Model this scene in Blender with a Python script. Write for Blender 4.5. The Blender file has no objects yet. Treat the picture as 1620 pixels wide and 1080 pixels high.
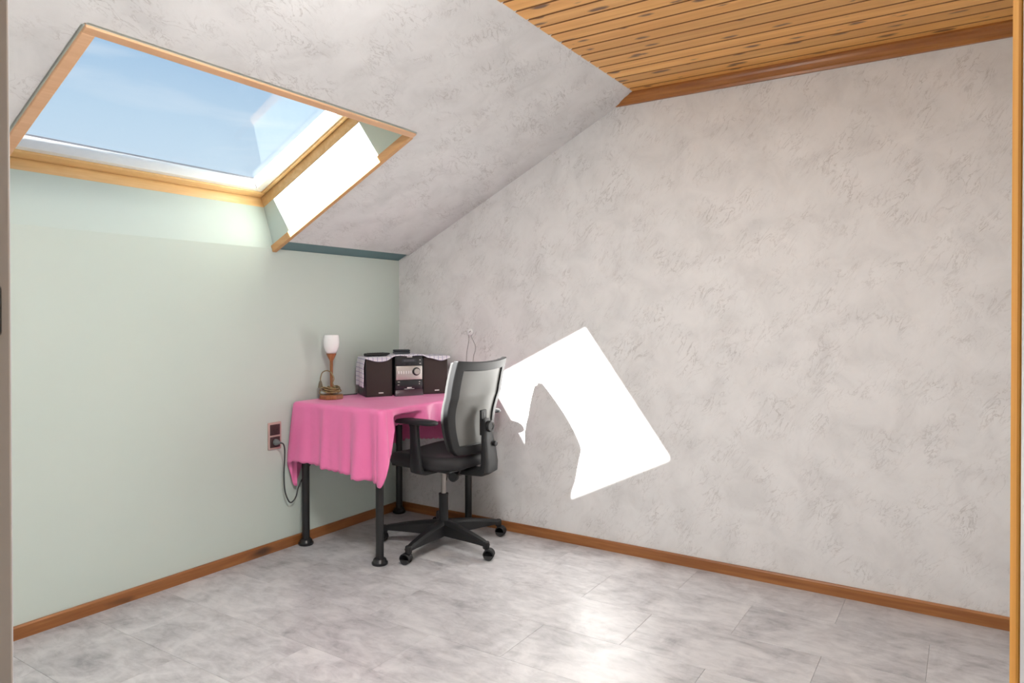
import bpy, bmesh, math, random
from mathutils import Vector, Matrix
random.seed(7)
S = bpy.context.scene
COL = S.collection

# ------------------------------------------------------------------ camera
cam_data = bpy.data.cameras.new('camera')
cam_data.sensor_width = 36.0
cam_data.lens = 1104.2 * 36.0 / 1620.0
cam_data.shift_y = (508.94 - 540.0) / 1620.0
cam_data.clip_start = 0.02
cam = bpy.data.objects.new('camera', cam_data)
COL.objects.link(cam)
cam.location = (2.9553, -3.2574, 1.2)
cam.rotation_euler = (math.radians(90 - 0.5), math.radians(0.05), math.radians(33.02))
S.camera = cam

# ------------------------------------------------------------------ view
S.view_settings.view_transform = 'Standard'
S.view_settings.look = 'None'
S.view_settings.gamma = 1.0
S.view_settings.use_curve_mapping = False
S.view_settings.exposure = 0.68

# ------------------------------------------------------------------ sky
world = bpy.data.worlds.new('sky'); S.world = world; world.use_nodes = True
nt = world.node_tree; N = nt.nodes; L = nt.links
for n in list(N): N.remove(n)
w_out = N.new('ShaderNodeOutputWorld'); w_bg = N.new('ShaderNodeBackground')
tc = N.new('ShaderNodeTexCoord'); sep = N.new('ShaderNodeSeparateXYZ')
ramp = N.new('ShaderNodeValToRGB')
ramp.color_ramp.elements[0].position = 0.0; ramp.color_ramp.elements[0].color = (0.78, 0.86, 0.92, 1)
ramp.color_ramp.elements[1].position = 1.0; ramp.color_ramp.elements[1].color = (0.18, 0.34, 0.66, 1)
e_ = ramp.color_ramp.elements.new(0.25); e_.color = (0.49, 0.64, 0.79, 1)
e_ = ramp.color_ramp.elements.new(0.42); e_.color = (0.235, 0.42, 0.67, 1)
mp = N.new('ShaderNodeMapping'); mp.inputs['Scale'].default_value = (1.2, 1.6, 12.0)
mp.inputs['Rotation'].default_value = (0.03, 0.05, 0)
cl = N.new('ShaderNodeTexNoise'); cl.inputs['Scale'].default_value = 1.7; cl.inputs['Detail'].default_value = 7; cl.inputs['Distortion'].default_value = 0.5
clr = N.new('ShaderNodeValToRGB'); clr.color_ramp.elements[0].position = 0.54; clr.color_ramp.elements[1].position = 1.0
mixc = N.new('ShaderNodeMixRGB'); mixc.inputs['Color2'].default_value = (0.80, 0.85, 0.90, 1)
L.new(tc.outputs['Generated'], sep.inputs[0]); L.new(sep.outputs['Z'], ramp.inputs[0])
L.new(tc.outputs['Generated'], mp.inputs['Vector']); L.new(mp.outputs[0], cl.inputs['Vector']); L.new(cl.outputs['Fac'], clr.inputs[0])
L.new(clr.outputs[0], mixc.inputs['Fac']); L.new(ramp.outputs[0], mixc.inputs['Color1']); L.new(mixc.outputs[0], w_bg.inputs['Color'])
w_bg.inputs['Strength'].default_value = 0.70
L.new(w_bg.outputs[0], w_out.inputs[0])

# ------------------------------------------------------------------ sun
sun_data = bpy.data.lights.new('sun', 'SUN')
sun_data.energy = 31.0; sun_data.angle = math.radians(0.7); sun_data.color = (1.0, 0.965, 0.92)
sun = bpy.data.objects.new('sun', sun_data); COL.objects.link(sun)
sun.location = (-3, -5, 6)
sun.rotation_euler = Vector((0.578, 1.0, -0.80)).to_track_quat('-Z', 'Y').to_euler()

# ================================================================== helpers
class MB:
    """collects shapes in one bmesh and links them as ONE mesh object"""
    def __init__(self): self.bm = bmesh.new()
    def _xf(self, vs, loc, rot):
        if rot: bmesh.ops.rotate(self.bm, verts=vs, cent=(0, 0, 0), matrix=rot)
        bmesh.ops.translate(self.bm, verts=vs, vec=loc)
    def box(self, lo, hi, bevel=0.0, seg=2, mat=None):
        r = bmesh.ops.create_cube(self.bm, size=1.0); vs = r['verts']
        sx, sy, sz = (hi[i] - lo[i] for i in range(3))
        bmesh.ops.scale(self.bm, verts=vs, vec=(sx, sy, sz))
        bmesh.ops.translate(self.bm, verts=vs, vec=[(hi[i] + lo[i]) / 2 for i in range(3)])
        if mat is not None: bmesh.ops.transform(self.bm, verts=vs, matrix=mat)
        if bevel > 0:
            es = list({e for v in vs for e in v.link_edges})
            bmesh.ops.bevel(self.bm, geom=es, offset=bevel, segments=seg, profile=0.5, affect='EDGES')
        return self
    def hexa(self, pts, bevel=0.0, seg=2):
        """8 corners: bottom four (counter-clockwise) then top four"""
        v = [self.bm.verts.new(p) for p in pts]; fs = []
        for f in ((3, 2, 1, 0), (4, 5, 6, 7), (0, 1, 5, 4), (1, 2, 6, 5), (2, 3, 7, 6), (3, 0, 4, 7)):
            fs.append(self.bm.faces.new([v[i] for i in f]))
        if bevel > 0:
            es = list({e for f in fs for e in f.edges})
            bmesh.ops.bevel(self.bm, geom=es, offset=bevel, segments=seg, profile=0.5, affect='EDGES')
        return self
    def lathe(self, prof, loc=(0, 0, 0), rot=None, n=24, cap=True):
        rings = []; allv = []
        for r, z in prof:
            ring = [self.bm.verts.new((r * math.cos(2 * math.pi * i / n), r * math.sin(2 * math.pi * i / n), z)) for i in range(n)]
            rings.append(ring); allv += ring
        for a, b in zip(rings[:-1], rings[1:]):
            for i in range(n): self.bm.faces.new((a[i], a[(i + 1) % n], b[(i + 1) % n], b[i]))
        if cap:
            self.bm.faces.new(list(reversed(rings[0]))); self.bm.faces.new(rings[-1])
        self._xf(allv, loc, rot); return self
    def tube(self, pts, r, n=8, radii=None):
        pts = [Vector(p) for p in pts]; rings = []
        t = (pts[1] - pts[0]).normalized(); up = Vector((0, 0, 1)) if abs(t.z) < 0.9 else Vector((1, 0, 0))
        u = t.cross(up).normalized()
        for i, p in enumerate(pts):
            a = pts[max(0, i - 1)]; b = pts[min(len(pts) - 1, i + 1)]; t = (b - a).normalized()
            u = (u - t * u.dot(t)).normalized(); v = t.cross(u); rr = radii[i] if radii else r
            rings.append([self.bm.verts.new(p + (u * math.cos(2 * math.pi * k / n) + v * math.sin(2 * math.pi * k / n)) * rr) for k in range(n)])
        for a, b in zip(rings[:-1], rings[1:]):
            for k in range(n): self.bm.faces.new((a[k], a[(k + 1) % n], b[(k + 1) % n], b[k]))
        self.bm.faces.new(list(reversed(rings[0]))); self.bm.faces.new(rings[-1]); return self
    def prism(self, poly, axis, lo, hi, bevel=0.0, seg=2):
        """extrude a 2D polygon along an axis (0 x: (y,z), 1 y: (x,z), 2 z: (x,y))"""
        def P(a, b, c): return {0: (c, a, b), 1: (a, c, b), 2: (a, b, c)}[axis]
        A = [self.bm.verts.new(P(a, b, lo)) for a, b in poly]; B = [self.bm.verts.new(P(a, b, hi)) for a, b in poly]
        n = len(poly); fs = [self.bm.faces.new(A), self.bm.faces.new(list(reversed(B)))]
        for i in range(n): fs.append(self.bm.faces.new((A[i], B[i], B[(i + 1) % n], A[(i + 1) % n])))
        if bevel > 0:
            es = list({e for f in fs for e in f.edges})
            bmesh.ops.bevel(self.bm, geom=es, offset=bevel, segments=seg, profile=0.5, affect='EDGES')
        return self
    def grid(self, fn, nu, nv, thick=0.0):
        """a surface fn(i/nu, j/nv) -> point"""
        g = [[self.bm.verts.new(fn(i / nu, j / nv)) for j in range(nv + 1)] for i in range(nu + 1)]; fs = []
        for i in range(nu):
            for j in range(nv): fs.append(self.bm.faces.new((g[i][j], g[i + 1][j], g[i + 1][j + 1], g[i][j + 1])))
        if thick:
            bmesh.ops.recalc_face_normals(self.bm, faces=fs)
            bmesh.ops.solidify(self.bm, geom=fs, thickness=thick)
        return self
    def build(self, name, mat, parent=None, smooth=None):
        bmesh.ops.recalc_face_normals(self.bm, faces=self.bm.faces[:])
        me = bpy.data.meshes.new(name); self.bm.to_mesh(me); self.bm.free()
        o = bpy.data.objects.new(name, me); COL.objects.link(o)
        if mat: me.materials.append(mat)
        if parent: o.parent = parent
        if smooth is not None:
            for p in me.polygons: p.use_smooth = True
            if smooth < 180:
                me.set_sharp_from_angle(angle=math.radians(smooth))
        return o

def spline(pts, n=8):
    pts = [Vector(p) for p in pts]; out = []
    for i in range(len(pts) - 1):
        p0 = pts[max(0, i - 1)]; p1 = pts[i]; p2 = pts[i + 1]; p3 = pts[min(len(pts) - 1, i + 2)]
        for k in range(n):
            t = k / n
            out.append(0.5 * ((2 * p1) + (p2 - p0) * t + (2 * p0 - 5 * p1 + 4 * p2 - p3) * t * t + (3 * p1 - p0 - 3 * p2 + p3) * t ** 3))
    out.append(pts[-1]); return out
def struct(o, label=None):
    o['kind'] = 'structure'
    if label: o['label'] = label
    return o
def tag(o, label, cat, group=None):
    o['label'] = label; o['category'] = cat
    if group: o['group'] = group
    return o
def empty(name, loc=(0, 0, 0), rz=0.0):
    o = bpy.data.objects.new(name, None); COL.objects.link(o); o.location = loc; o.rotation_euler = (0, 0, rz)
    o.empty_display_size = 0.1
    return o
def dup(o, loc=None, parent=None, rz=None):
    c = o.copy(); COL.objects.link(c)
    if parent: c.parent = parent
    if loc is not None: c.location = loc
    if rz is not None: c.rotation_euler = (0, 0, rz)
    return c

# ================================================================== materials
def new_mat(name):
    m = bpy.data.materials.new(name); m.use_nodes = True
    return m, m.node_tree.nodes, m.node_tree.links, m.node_tree.nodes['Principled BSDF']
def plain(name, col, rough=0.5, metal=0.0, spec=0.5, noise=0.0, nscale=20.0, bump=0.0, bscale=200.0, sheen=0.0):
    m, N, L, b = new_mat(name)
    b.inputs['Base Color'].default_value = (*col, 1); b.inputs['Roughness'].default_value = rough
    b.inputs['Metallic'].default_value = metal; b.inputs['Specular IOR Level'].default_value = spec
    if sheen: b.inputs['Sheen Weight'].default_value = sheen
    t = N.new('ShaderNodeTexCoord')
    if noise:
        nz = N.new('ShaderNodeTexNoise'); nz.inputs['Scale'].default_value = nscale; nz.inputs['Detail'].default_value = 4
        mx = N.new('ShaderNodeMixRGB'); mx.inputs['Color1'].default_value = tuple(c * (1 - noise) for c in col) + (1,)
        mx.inputs['Color2'].default_value = tuple(min(1, c * (1 + noise)) for c in col) + (1,)
        L.new(t.outputs['Object'], nz.inputs['Vector']); L.new(nz.outputs['Fac'], mx.inputs['Fac']); L.new(mx.outputs[0], b.inputs['Base Color'])
    if bump:
        nb = N.new('ShaderNodeTexNoise'); nb.inputs['Scale'].default_value = bscale; nb.inputs['Detail'].default_value = 2
        bp = N.new('ShaderNodeBump'); bp.inputs['Strength'].default_value = bump; bp.inputs['Distance'].default_value = 0.002
        L.new(t.outputs['Object'], nb.inputs['Vector']); L.new(nb.outputs['Fac'], bp.inputs['Height']); L.new(bp.outputs[0], b.inputs['Normal'])
    return m
def math_node(N, L, op, a, b=None, c=None, clamp=False):
    n = N.new('ShaderNodeMath'); n.operation = op; n.use_clamp = clamp
    for i, v in enumerate((a, b, c)):
        if v is None: continue
        if isinstance(v, (int, float)): n.inputs[i].default_value = v
        else: L.new(v, n.inputs[i])
    return n.outputs[0]
def rand_coord(N, L, scale=(1, 1, 1), rot=(0, 0, 0), coord='Object'):
    """object coordinates shifted by a random amount for each object"""
    t = N.new('ShaderNodeTexCoord'); oi = N.new('ShaderNodeObjectInfo')
    mu = N.new('ShaderNodeVectorMath'); mu.operation = 'MULTIPLY_ADD'
    co = N.new('ShaderNodeCombineXYZ')
    for i, k in enumerate((37.0, 91.0, 17.0)): L.new(math_node(N, L, 'MULTIPLY', oi.outputs['Random'], k), co.inputs[i])
    mu.inputs[1].default_value = (1, 1, 1)
    L.new(t.outputs[coord], mu.inputs[0]); L.new(co.outputs[0], mu.inputs[2])
    m = N.new('ShaderNodeMapping'); m.inputs['Scale'].default_value = scale; m.inputs['Rotation'].default_value = rot
    L.new(mu.outputs[0], m.inputs['Vector'])
    return m.outputs[0], oi.outputs['Random'], mu.outputs[0]
def noise(N, L, vec, scale, detail=4, dist=0.0, rough=0.5):
    n = N.new('ShaderNodeTexNoise'); n.inputs['Scale'].default_value = scale; n.inputs['Detail'].default_value = detail
    n.inputs['Distortion'].default_value = dist; n.inputs['Roughness'].default_value = rough
    if vec is not None: L.new(vec, n.inputs['Vector'])
    return n.outputs['Fac']
def ramp2(N, L, fac, stops):
    r = N.new('ShaderNodeValToRGB'); els = r.color_ramp.elements
    els[0].position, els[0].color = stops[0][0], (*stops[0][1], 1); els[1].position, els[1].color = stops[-1][0], (*stops[-1][1], 1)
    for p, c in stops[1:-1]:
        e = els.new(p); e.color = (*c, 1)
    L.new(fac, r.inputs[0]); return r.outputs[0]
def mix(N, L, fac, a, b, mode='MIX'):
    n = N.new('ShaderNodeMixRGB'); n.blend_type = mode
    if isinstance(fac, (int, float)): n.inputs[0].default_value = fac
    else: L.new(fac, n.inputs[0])
    for i, v in ((1, a), (2, b)):
        if isinstance(v, tuple): n.inputs[i].default_value = (*v, 1)
        else: L.new(v, n.inputs[i])
    return n.outputs[0]

def wallpaper_mat(name, rot):
    m, N, L, b = new_mat(name)
    t = N.new('ShaderNodeTexCoord'); mp = N.new('ShaderNodeMapping'); mp.inputs['Rotation'].default_value = rot
    L.new(t.outputs['Object'], mp.inputs['Vector'])
    ms = N.new('ShaderNodeMapping'); ms.inputs['Scale'].default_value = (1.0, 1.0, 2.8); L.new(mp.outputs[0], ms.inputs['Vector'])
    cloud = noise(N, L, mp.outputs[0], 6.0, 7, 0.5, 0.6)
    base = ramp2(N, L, cloud, [(0.30, (0.69, 0.682, 0.678)), (0.5, (0.765, 0.758, 0.754)), (0.70, (0.815, 0.808, 0.804))])
    v1 = noise(N, L, ms.outputs[0], 8.5, 7, 0.8, 0.62)
    line = math_node(N, L, 'ABSOLUTE', math_node(N, L, 'SUBTRACT', v1, 0.5))
    line = math_node(N, L, 'SUBTRACT', 1.0, math_node(N, L, 'DIVIDE', line, 0.020), clamp=True)
    mask = noise(N, L, mp.outputs[0], 7.0, 3, 0.3)
    mask = math_node(N, L, 'MULTIPLY', math_node(N, L, 'SUBTRACT', mask, 0.42), 4.0, clamp=True)
    fine = noise(N, L, ms.outputs[0], 34.0, 5, 0.8, 0.65)
    finem = math_node(N, L, 'MULTIPLY', math_node(N, L, 'SUBTRACT', fine, 0.56), 5.0, clamp=True)
    k = math_node(N, L, 'MULTIPLY', math_node(N, L, 'MULTIPLY', line, mask), 0.55)
    c1 = mix(N, L, k, base, (0.34, 0.31, 0.29))
    k2 = math_node(N, L, 'MULTIPLY', math_node(N, L, 'MULTIPLY', finem, mask), 0.45)
    c2 = mix(N, L, k2, c1, (0.38, 0.35, 0.33))
    L.new(c2, b.inputs['Base Color']); b.inputs['Roughness'].default_value = 0.75; b.inputs['Specular IOR Level'].default_value = 0.25
    bp = N.new('ShaderNodeBump'); bp.inputs['Strength'].default_value = 0.25; bp.inputs['Distance'].default_value = 0.002
    L.new(v1, bp.inputs['Height']); L.new(bp.outputs[0], b.inputs['Normal'])
    return m
def wood_mat(name, light, dark, knot, axis=0, knots=True, rough=0.4, grain=1.0, kscale=1.0, flat=False):
    m, N, L, b = new_mat(name)
    sc = [14.0 * grain] * 3; sc[axis] = 0.9 * grain
    v, rnd, raw = rand_coord(N, L, tuple(sc))
    g = noise(N, L, v, 1.6, 6, 0.9, 0.6)
    fine = noise(N, L, v, 7.0, 3, 0.2)
    g2 = math_node(N, L, 'ADD', math_node(N, L, 'MULTIPLY', g, 0.75), math_node(N, L, 'MULTIPLY', fine, 0.25))
    col = ramp2(N, L, g2, [(0.34, dark), (0.52, tuple((a + c) / 2 for a, c in zip(light, dark))), (0.64, light)])
    tone = math_node(N, L, 'MULTIPLY_ADD', rnd, 0.24, 0.87)
    hs = N.new('ShaderNodeHueSaturation'); L.new(tone, hs.inputs['Value']); L.new(col, hs.inputs['Color']); col = hs.outputs[0]
    if knots:
        ks = [9.0 * kscale] * 3; ks[axis] = 3.0 * kscale
        km = N.new('ShaderNodeMapping'); km.inputs['Scale'].default_value = ks; L.new(raw, km.inputs['Vector'])
        wob = N.new('ShaderNodeTexNoise'); wob.inputs['Scale'].default_value = 3.0; L.new(km.outputs[0], wob.inputs['Vector'])
        ad = N.new('ShaderNodeVectorMath'); ad.operation = 'MULTIPLY_ADD'; ad.inputs[1].default_value = (0.25, 0.25, 0.25)
        L.new(wob.outputs['Color'], ad.inputs[0]); L.new(km.outputs[0], ad.inputs[2])
        vo = N.new('ShaderNodeTexVoronoi'); vo.voronoi_dimensions = '2D' if flat else '3D'; vo.inputs['Scale'].default_value = 1.0; L.new(ad.outputs[0], vo.inputs['Vector'])
        sp = N.new('ShaderNodeSeparateColor'); L.new(vo.outputs['Color'], sp.inputs[0])
        rad = math_node(N, L, 'MULTIPLY', math_node(N, L, 'SUBTRACT', sp.outputs[0], 0.30), 0.36, clamp=True)
        kk = math_node(N, L, 'MULTIPLY', math_node(N, L, 'SUBTRACT', rad, vo.outputs['Distance']), 9.0, clamp=True)
        halo = math_node(N, L, 'MULTIPLY', math_node(N, L, 'SUBTRACT', math_node(N, L, 'MULTIPLY', rad, 2.2), vo.outputs['Distance']), 2.0, clamp=True)
        col = mix(N, L, math_node(N, L, 'MULTIPLY', halo, 0.5), col, dark)
        col = mix(N, L, math_node(N, L, 'MULTIPLY', kk, 0.9), col, knot)
    L.new(col, b.inputs['Base Color']); b.inputs['Roughness'].default_value = rough
    bp = N.new('ShaderNodeBump'); bp.inputs['Strength'].default_value = 0.15; bp.inputs['Distance'].default_value = 0.001
    L.new(g2, bp.inputs['Height']); L.new(bp.outputs[0], b.inputs['Normal'])
    return m
def floor_mat():
    m, N, L, b = new_mat('stone_vinyl')
    v, rnd, raw = rand_coord(N, L, (1, 1, 1))
    a = noise(N, L, v, 5.0, 7, 0.9, 0.62)
    st = N.new('ShaderNodeMapping'); st.inputs['Scale'].default_value = (1.0, 2.4, 1.0); st.inputs['Rotation'].default_value = (0, 0, 0.55); L.new(raw, st.inputs['Vector'])
    s = noise(N, L, st.outputs[0], 11.0, 7, 0.6, 0.68)
    f = math_node(N, L, 'ADD', math_node(N, L, 'MULTIPLY', a, 0.55), math_node(N, L, 'MULTIPLY', s, 0.45))
    col = ramp2(N, L, f, [(0.35, (0.28, 0.268, 0.278)), (0.45, (0.42, 0.408, 0.418)), (0.56, (0.54, 0.528, 0.534)), (0.70, (0.64, 0.625, 0.622))])
    hs = N.new('ShaderNodeHueSaturation'); L.new(math_node(N, L, 'MULTIPLY_ADD', rnd, 0.12, 0.94), hs.inputs['Value']); L.new(col, hs.inputs['Color'])
    L.new(hs.outputs[0], b.inputs['Base Color'])
    L.new(math_node(N, L, 'MULTIPLY_ADD', s, 0.12, 0.31), b.inputs['Roughness'])
    b.inputs['Specular IOR Level'].default_value = 0.55
    bp = N.new('ShaderNodeBump'); bp.inputs['Strength'].default_value = 0.08; bp.inputs['Distance'].default_value = 0.001
    L.new(s, bp.inputs['Height']); L.new(bp.outputs[0], b.inputs['Normal'])
    return m
def glass_mat():
    m = bpy.data.materials.new('window_glass'); m.use_nodes = True; N = m.node_tree.nodes; L = m.node_tree.links
    for n in list(N): N.remove(n)
    o = N.new('ShaderNodeOutputMaterial'); mx = N.new('ShaderNodeMixShader'); tr = N.new('ShaderNodeBsdfTransparent'); gl = N.new('ShaderNodeBsdfGlossy')
    lw = N.new('ShaderNodeLayerWeight'); lw.inputs['Blend'].default_value = 0.5
    fr = math_node(N, L, 'MULTIPLY_ADD', math_node(N, L, 'POWER', lw.outputs['Facing'], 5.0), 0.30, 0.016)
    tr.inputs['Color'].default_value = (0.97, 0.985, 0.99, 1); gl.inputs['Roughness'].default_value = 0.0
    L.new(fr, mx.inputs[0]); L.new(tr.outputs[0], mx.inputs[1]); L.new(gl.outputs[0], mx.inputs[2]); L.new(mx.outputs[0], o.inputs[0])
    return m
def cloth_pink():
    m, N, L, b = new_mat('pink_satin')
    b.inputs['Base Color'].default_value = (0.86, 0.19, 0.43, 1); b.inputs['Roughness'].default_value = 0.36
    b.inputs['Specular IOR Level'].default_value = 0.5; b.inputs['Sheen Weight'].default_value = 0.4; b.inputs['Sheen Tint'].default_value = (1.0, 0.6, 0.8, 1)
    t = N.new('ShaderNodeTexCoord'); n1 = noise(N, L, t.outputs['Object'], 5.0, 3, 0.5)
    bp = N.new('ShaderNodeBump'); bp.inputs['Strength'].default_value = 0.5; bp.inputs['Distance'].default_value = 0.02
    L.new(n1, bp.inputs['Height']); L.new(bp.outputs[0], b.inputs['Normal'])
    return m
def check_towel():
    m, N, L, b = new_mat('checked_towel')
    t = N.new('ShaderNodeTexCoord'); sp = N.new('ShaderNodeSeparateXYZ'); L.new(t.outputs['UV'], sp.inputs[0])
    def stripes(o, k):
        fr = math_node(N, L, 'FRACT', math_node(N, L, 'MULTIPLY', o, k))
        return math_node(N, L, 'LESS_THAN', fr, 0.16)
    s = math_node(N, L, 'MAXIMUM', stripes(sp.outputs[0], 26.0), stripes(sp.outputs[1], 12.0))
    c = mix(N, L, math_node(N, L, 'MULTIPLY', s, 0.75), (0.74, 0.72, 0.76), (0.25, 0.24, 0.42))
    L.new(c, b.inputs['Base Color']); b.inputs['Roughness'].default_value = 0.9
    return m
def green_paint():
    m, N, L, b = new_mat('sage_green_paint')
    t = N.new('ShaderNodeTexCoord'); n1 = noise(N, L, t.outputs['Object'], 1.6, 3, 0.2)
    c = mix(N, L, n1, (0.545, 0.625, 0.575), (0.605, 0.675, 0.62))
    L.new(c, b.inputs['Base Color']); b.inputs['Roughness'].default_value = 0.5; b.inputs['Specular IOR Level'].default_value = 0.35
    return m

M_WALL = wallpaper_mat('marbled_wallpaper', (0, math.radians(54), 0))
M_SLOPE = wallpaper_mat('marbled_wallpaper_slope', (math.radians(20), math.radians(-30), math.radians(40)))
M_GREEN = green_paint()
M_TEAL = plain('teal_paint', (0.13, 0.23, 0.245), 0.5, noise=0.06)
M_FLOOR = floor_mat()
M_SUBFLOOR = plain('dark_joint', (0.30, 0.29, 0.29), 0.8, noise=0.1)
M_PINE_X = wood_mat('pine_board', (0.96, 0.53, 0.16), (0.77, 0.35, 0.08), (0.13, 0.050, 0.018), 0, True, 0.38, flat=True, kscale=1.7)
M_GROOVE = plain('groove_brown', (0.26, 0.10, 0.024), 0.5, noise=0.2)
M_CROWN = wood_mat('stained_moulding_x', (0.50, 0.20, 0.045), (0.30, 0.095, 0.018), (0.05, 0.02, 0.01), 0, False, 0.3)
M_BASE_X = wood_mat('skirting_wood_x', (0.42, 0.175, 0.055), (0.25, 0.085, 0.024), (0.05, 0.02, 0.01), 0, True, 0.4, kscale=0.7)
M_BASE_Y = wood_mat('skirting_wood_y', (0.42, 0.175, 0.055), (0.25, 0.085, 0.024), (0.05, 0.02, 0.01), 1, True, 0.4, kscale=0.7)
M_TRIM = wood_mat('skylight_trim_wood', (0.80, 0.50, 0.30), (0.70, 0.40, 0.22), (0.2, 0.1, 0.05), 1, False, 0.4)
M_SASH = wood_mat('varnished_sash_pine', (0.82, 0.56, 0.28), (0.68, 0.41, 0.17), (0.2, 0.1, 0.05), 1, False, 0.35)
M_BEAD = plain('white_gasket', (0.86, 0.84, 0.80), 0.5, noise=0.04)
M_CLAD = plain('grey_cladding', (0.25, 0.25, 0.26), 0.5, 0.3, noise=0.05)
M_GLASS = glass_mat()
M_ROOF = plain('roof_tile_clay', (0.28, 0.12, 0.08), 0.8, noise=0.3)
M_JAMB = plain('beige_painted_wood', (0.55, 0.50, 0.44), 0.45, noise=0.04)
M_JAMBW = plain('white_painted_wood', (0.72, 0.73, 0.75), 0.4, noise=0.02)
M_DOORWOOD = wood_mat('orange_door_edge', (0.86, 0.42, 0.09), (0.72, 0.31, 0.05), (0.2, 0.08, 0.02), 2, False, 0.75)
M_DOORWOOD.node_tree.nodes['Principled BSDF'].inputs['Specular IOR Level'].default_value = 0.05
M_HALL = plain('hall_plaster', (0.74, 0.71, 0.66), 0.8, noise=0.04)
M_BLACKMET = plain('black_steel', (0.012, 0.012, 0.013), 0.35, 0.0, 0.5, noise=0.1)
M_BLACKPL = plain('black_plastic', (0.013, 0.0135, 0.015), 0.45, spec=0.4, noise=0.12, bump=0.1, bscale=600)
M_GREYPL = plain('charcoal_plastic', (0.014, 0.014, 0.015), 0.5, spec=0.35, noise=0.1, bump=0.1, bscale=500)
M_RUBBER = plain('caster_rubber', (0.016, 0.016, 0.017), 0.6, noise=0.1)
M_CHROME = plain('dull_steel', (0.36, 0.33, 0.31), 0.3, 0.9, noise=0.06)
M_SEAT = plain('black_seat_cloth', (0.012, 0.011, 0.013), 0.6, noise=0.2, nscale=120, bump=0.3, bscale=900, sheen=0.05)
M_BACKPANEL = plain('grey_back_shell', (0.12, 0.12, 0.112), 0.42, noise=0.05, bump=0.05, bscale=700)
M_BACKMESH = plain('pale_grey_mesh', (0.05, 0.05, 0.05), 0.8, noise=0.1, nscale=300, bump=0.3, bscale=900)
M_TABLE = plain('table_laminate', (0.10, 0.07, 0.055), 0.5, noise=0.1)
M_PINK = cloth_pink()
M_SOCKPLATE = plain('rosy_socket_plate', (0.52, 0.36, 0.32), 0.4, noise=0.04)
M_SOCK = plain('brown_socket_insert', (0.055, 0.032, 0.030), 0.45, noise=0.1)
M_PLUG = plain('grey_plug', (0.16, 0.17, 0.17), 0.5, noise=0.05)
M_CORD = plain('dark_cord', (0.035, 0.04, 0.042), 0.5, noise=0.1)
M_GOLDCORD = plain('brass_coloured_flex', (0.30, 0.22, 0.10), 0.35, 0.3, noise=0.25, nscale=80)
M_LAMPWOOD = wood_mat('teak_lamp_wood', (0.40, 0.17, 0.06), (0.24, 0.085, 0.03), (0.05, 0.02, 0.01), 2, False, 0.35, grain=4)
M_OPAL = plain('opal_glass', (0.95, 0.95, 0.94), 0.25, noise=0.01)
M_OPAL.node_tree.nodes['Principled BSDF'].inputs['Subsurface Weight'].default_value = 0.5
M_OPAL.node_tree.nodes['Principled BSDF'].inputs['Subsurface Radius'].default_value = (0.03, 0.03, 0.03)
M_SPKSIDE = plain('speaker_black_vinyl', (0.022, 0.020, 0.022), 0.35, noise=0.1)
M_GRILLE = plain('speaker_brown_cloth', (0.040, 0.028, 0.025), 0.85, noise=0.2, nscale=300, bump=0.3, bscale=1500)
M_HIFI = plain('hifi_black', (0.016, 0.016, 0.018), 0.25, noise=0.05)
M_HIFIBASE = plain('hifi_plum_base', (0.06, 0.03, 0.045), 0.3, noise=0.05)
M_SILVER = plain('hifi_silver', (0.50, 0.47, 0.44), 0.35, 0.6, noise=0.04, nscale=60)
M_DISPLAY = plain('lcd_glass', (0.035, 0.036, 0.042), 0.15, noise=0.05)
M_MARK = plain('pale_print', (0.75, 0.74, 0.72), 0.5, noise=0.02)
M_TOWEL = check_towel()
M_REMOTE = plain('remote_black', (0.012, 0.013, 0.013), 0.45, noise=0.1)
M_CASE = plain('blue_black_case', (0.030, 0.036, 0.045), 0.4, noise=0.1)
M_WHITEPL = plain('white_plastic', (0.85, 0.85, 0.85), 0.35, noise=0.01)
M_WIRE = plain('thin_wire', (0.28, 0.27, 0.26), 0.45, 0.4, noise=0.1)
M_LAMPGLOW = None

# ================================================================== the room
TH = math.atan(0.4917); CT, ST = math.cos(TH), math.sin(TH)
Z0 = 1.531                                   # height where the roof slope meets the low wall
def W(u, y, n): return (u * CT - n * ST, y, Z0 + u * ST + n * CT)     # slope coordinates -> room
ZC = 2.305; XC = (ZC - Z0) / 0.4917          # flat ceiling height and where the slope meets it
UC = XC / CT
XR = 3.45; YF = -2.97                        # right wall, door wall
SKY_Y0, SKY_Y1 = -2.289, -0.930              # opening in the slope
SKY_U1 = 1.048

def slopebox(mb, u0, u1, y0, y1, n0, n1, bevel=0.0):
    return mb.hexa([W(u0, y0, n0), W(u1, y0, n0), W(u1, y1, n0), W(u0, y1, n0), W(u0, y0, n1), W(u1, y0, n1), W(u1, y1, n1), W(u0, y1, n1)], bevel)

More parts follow.
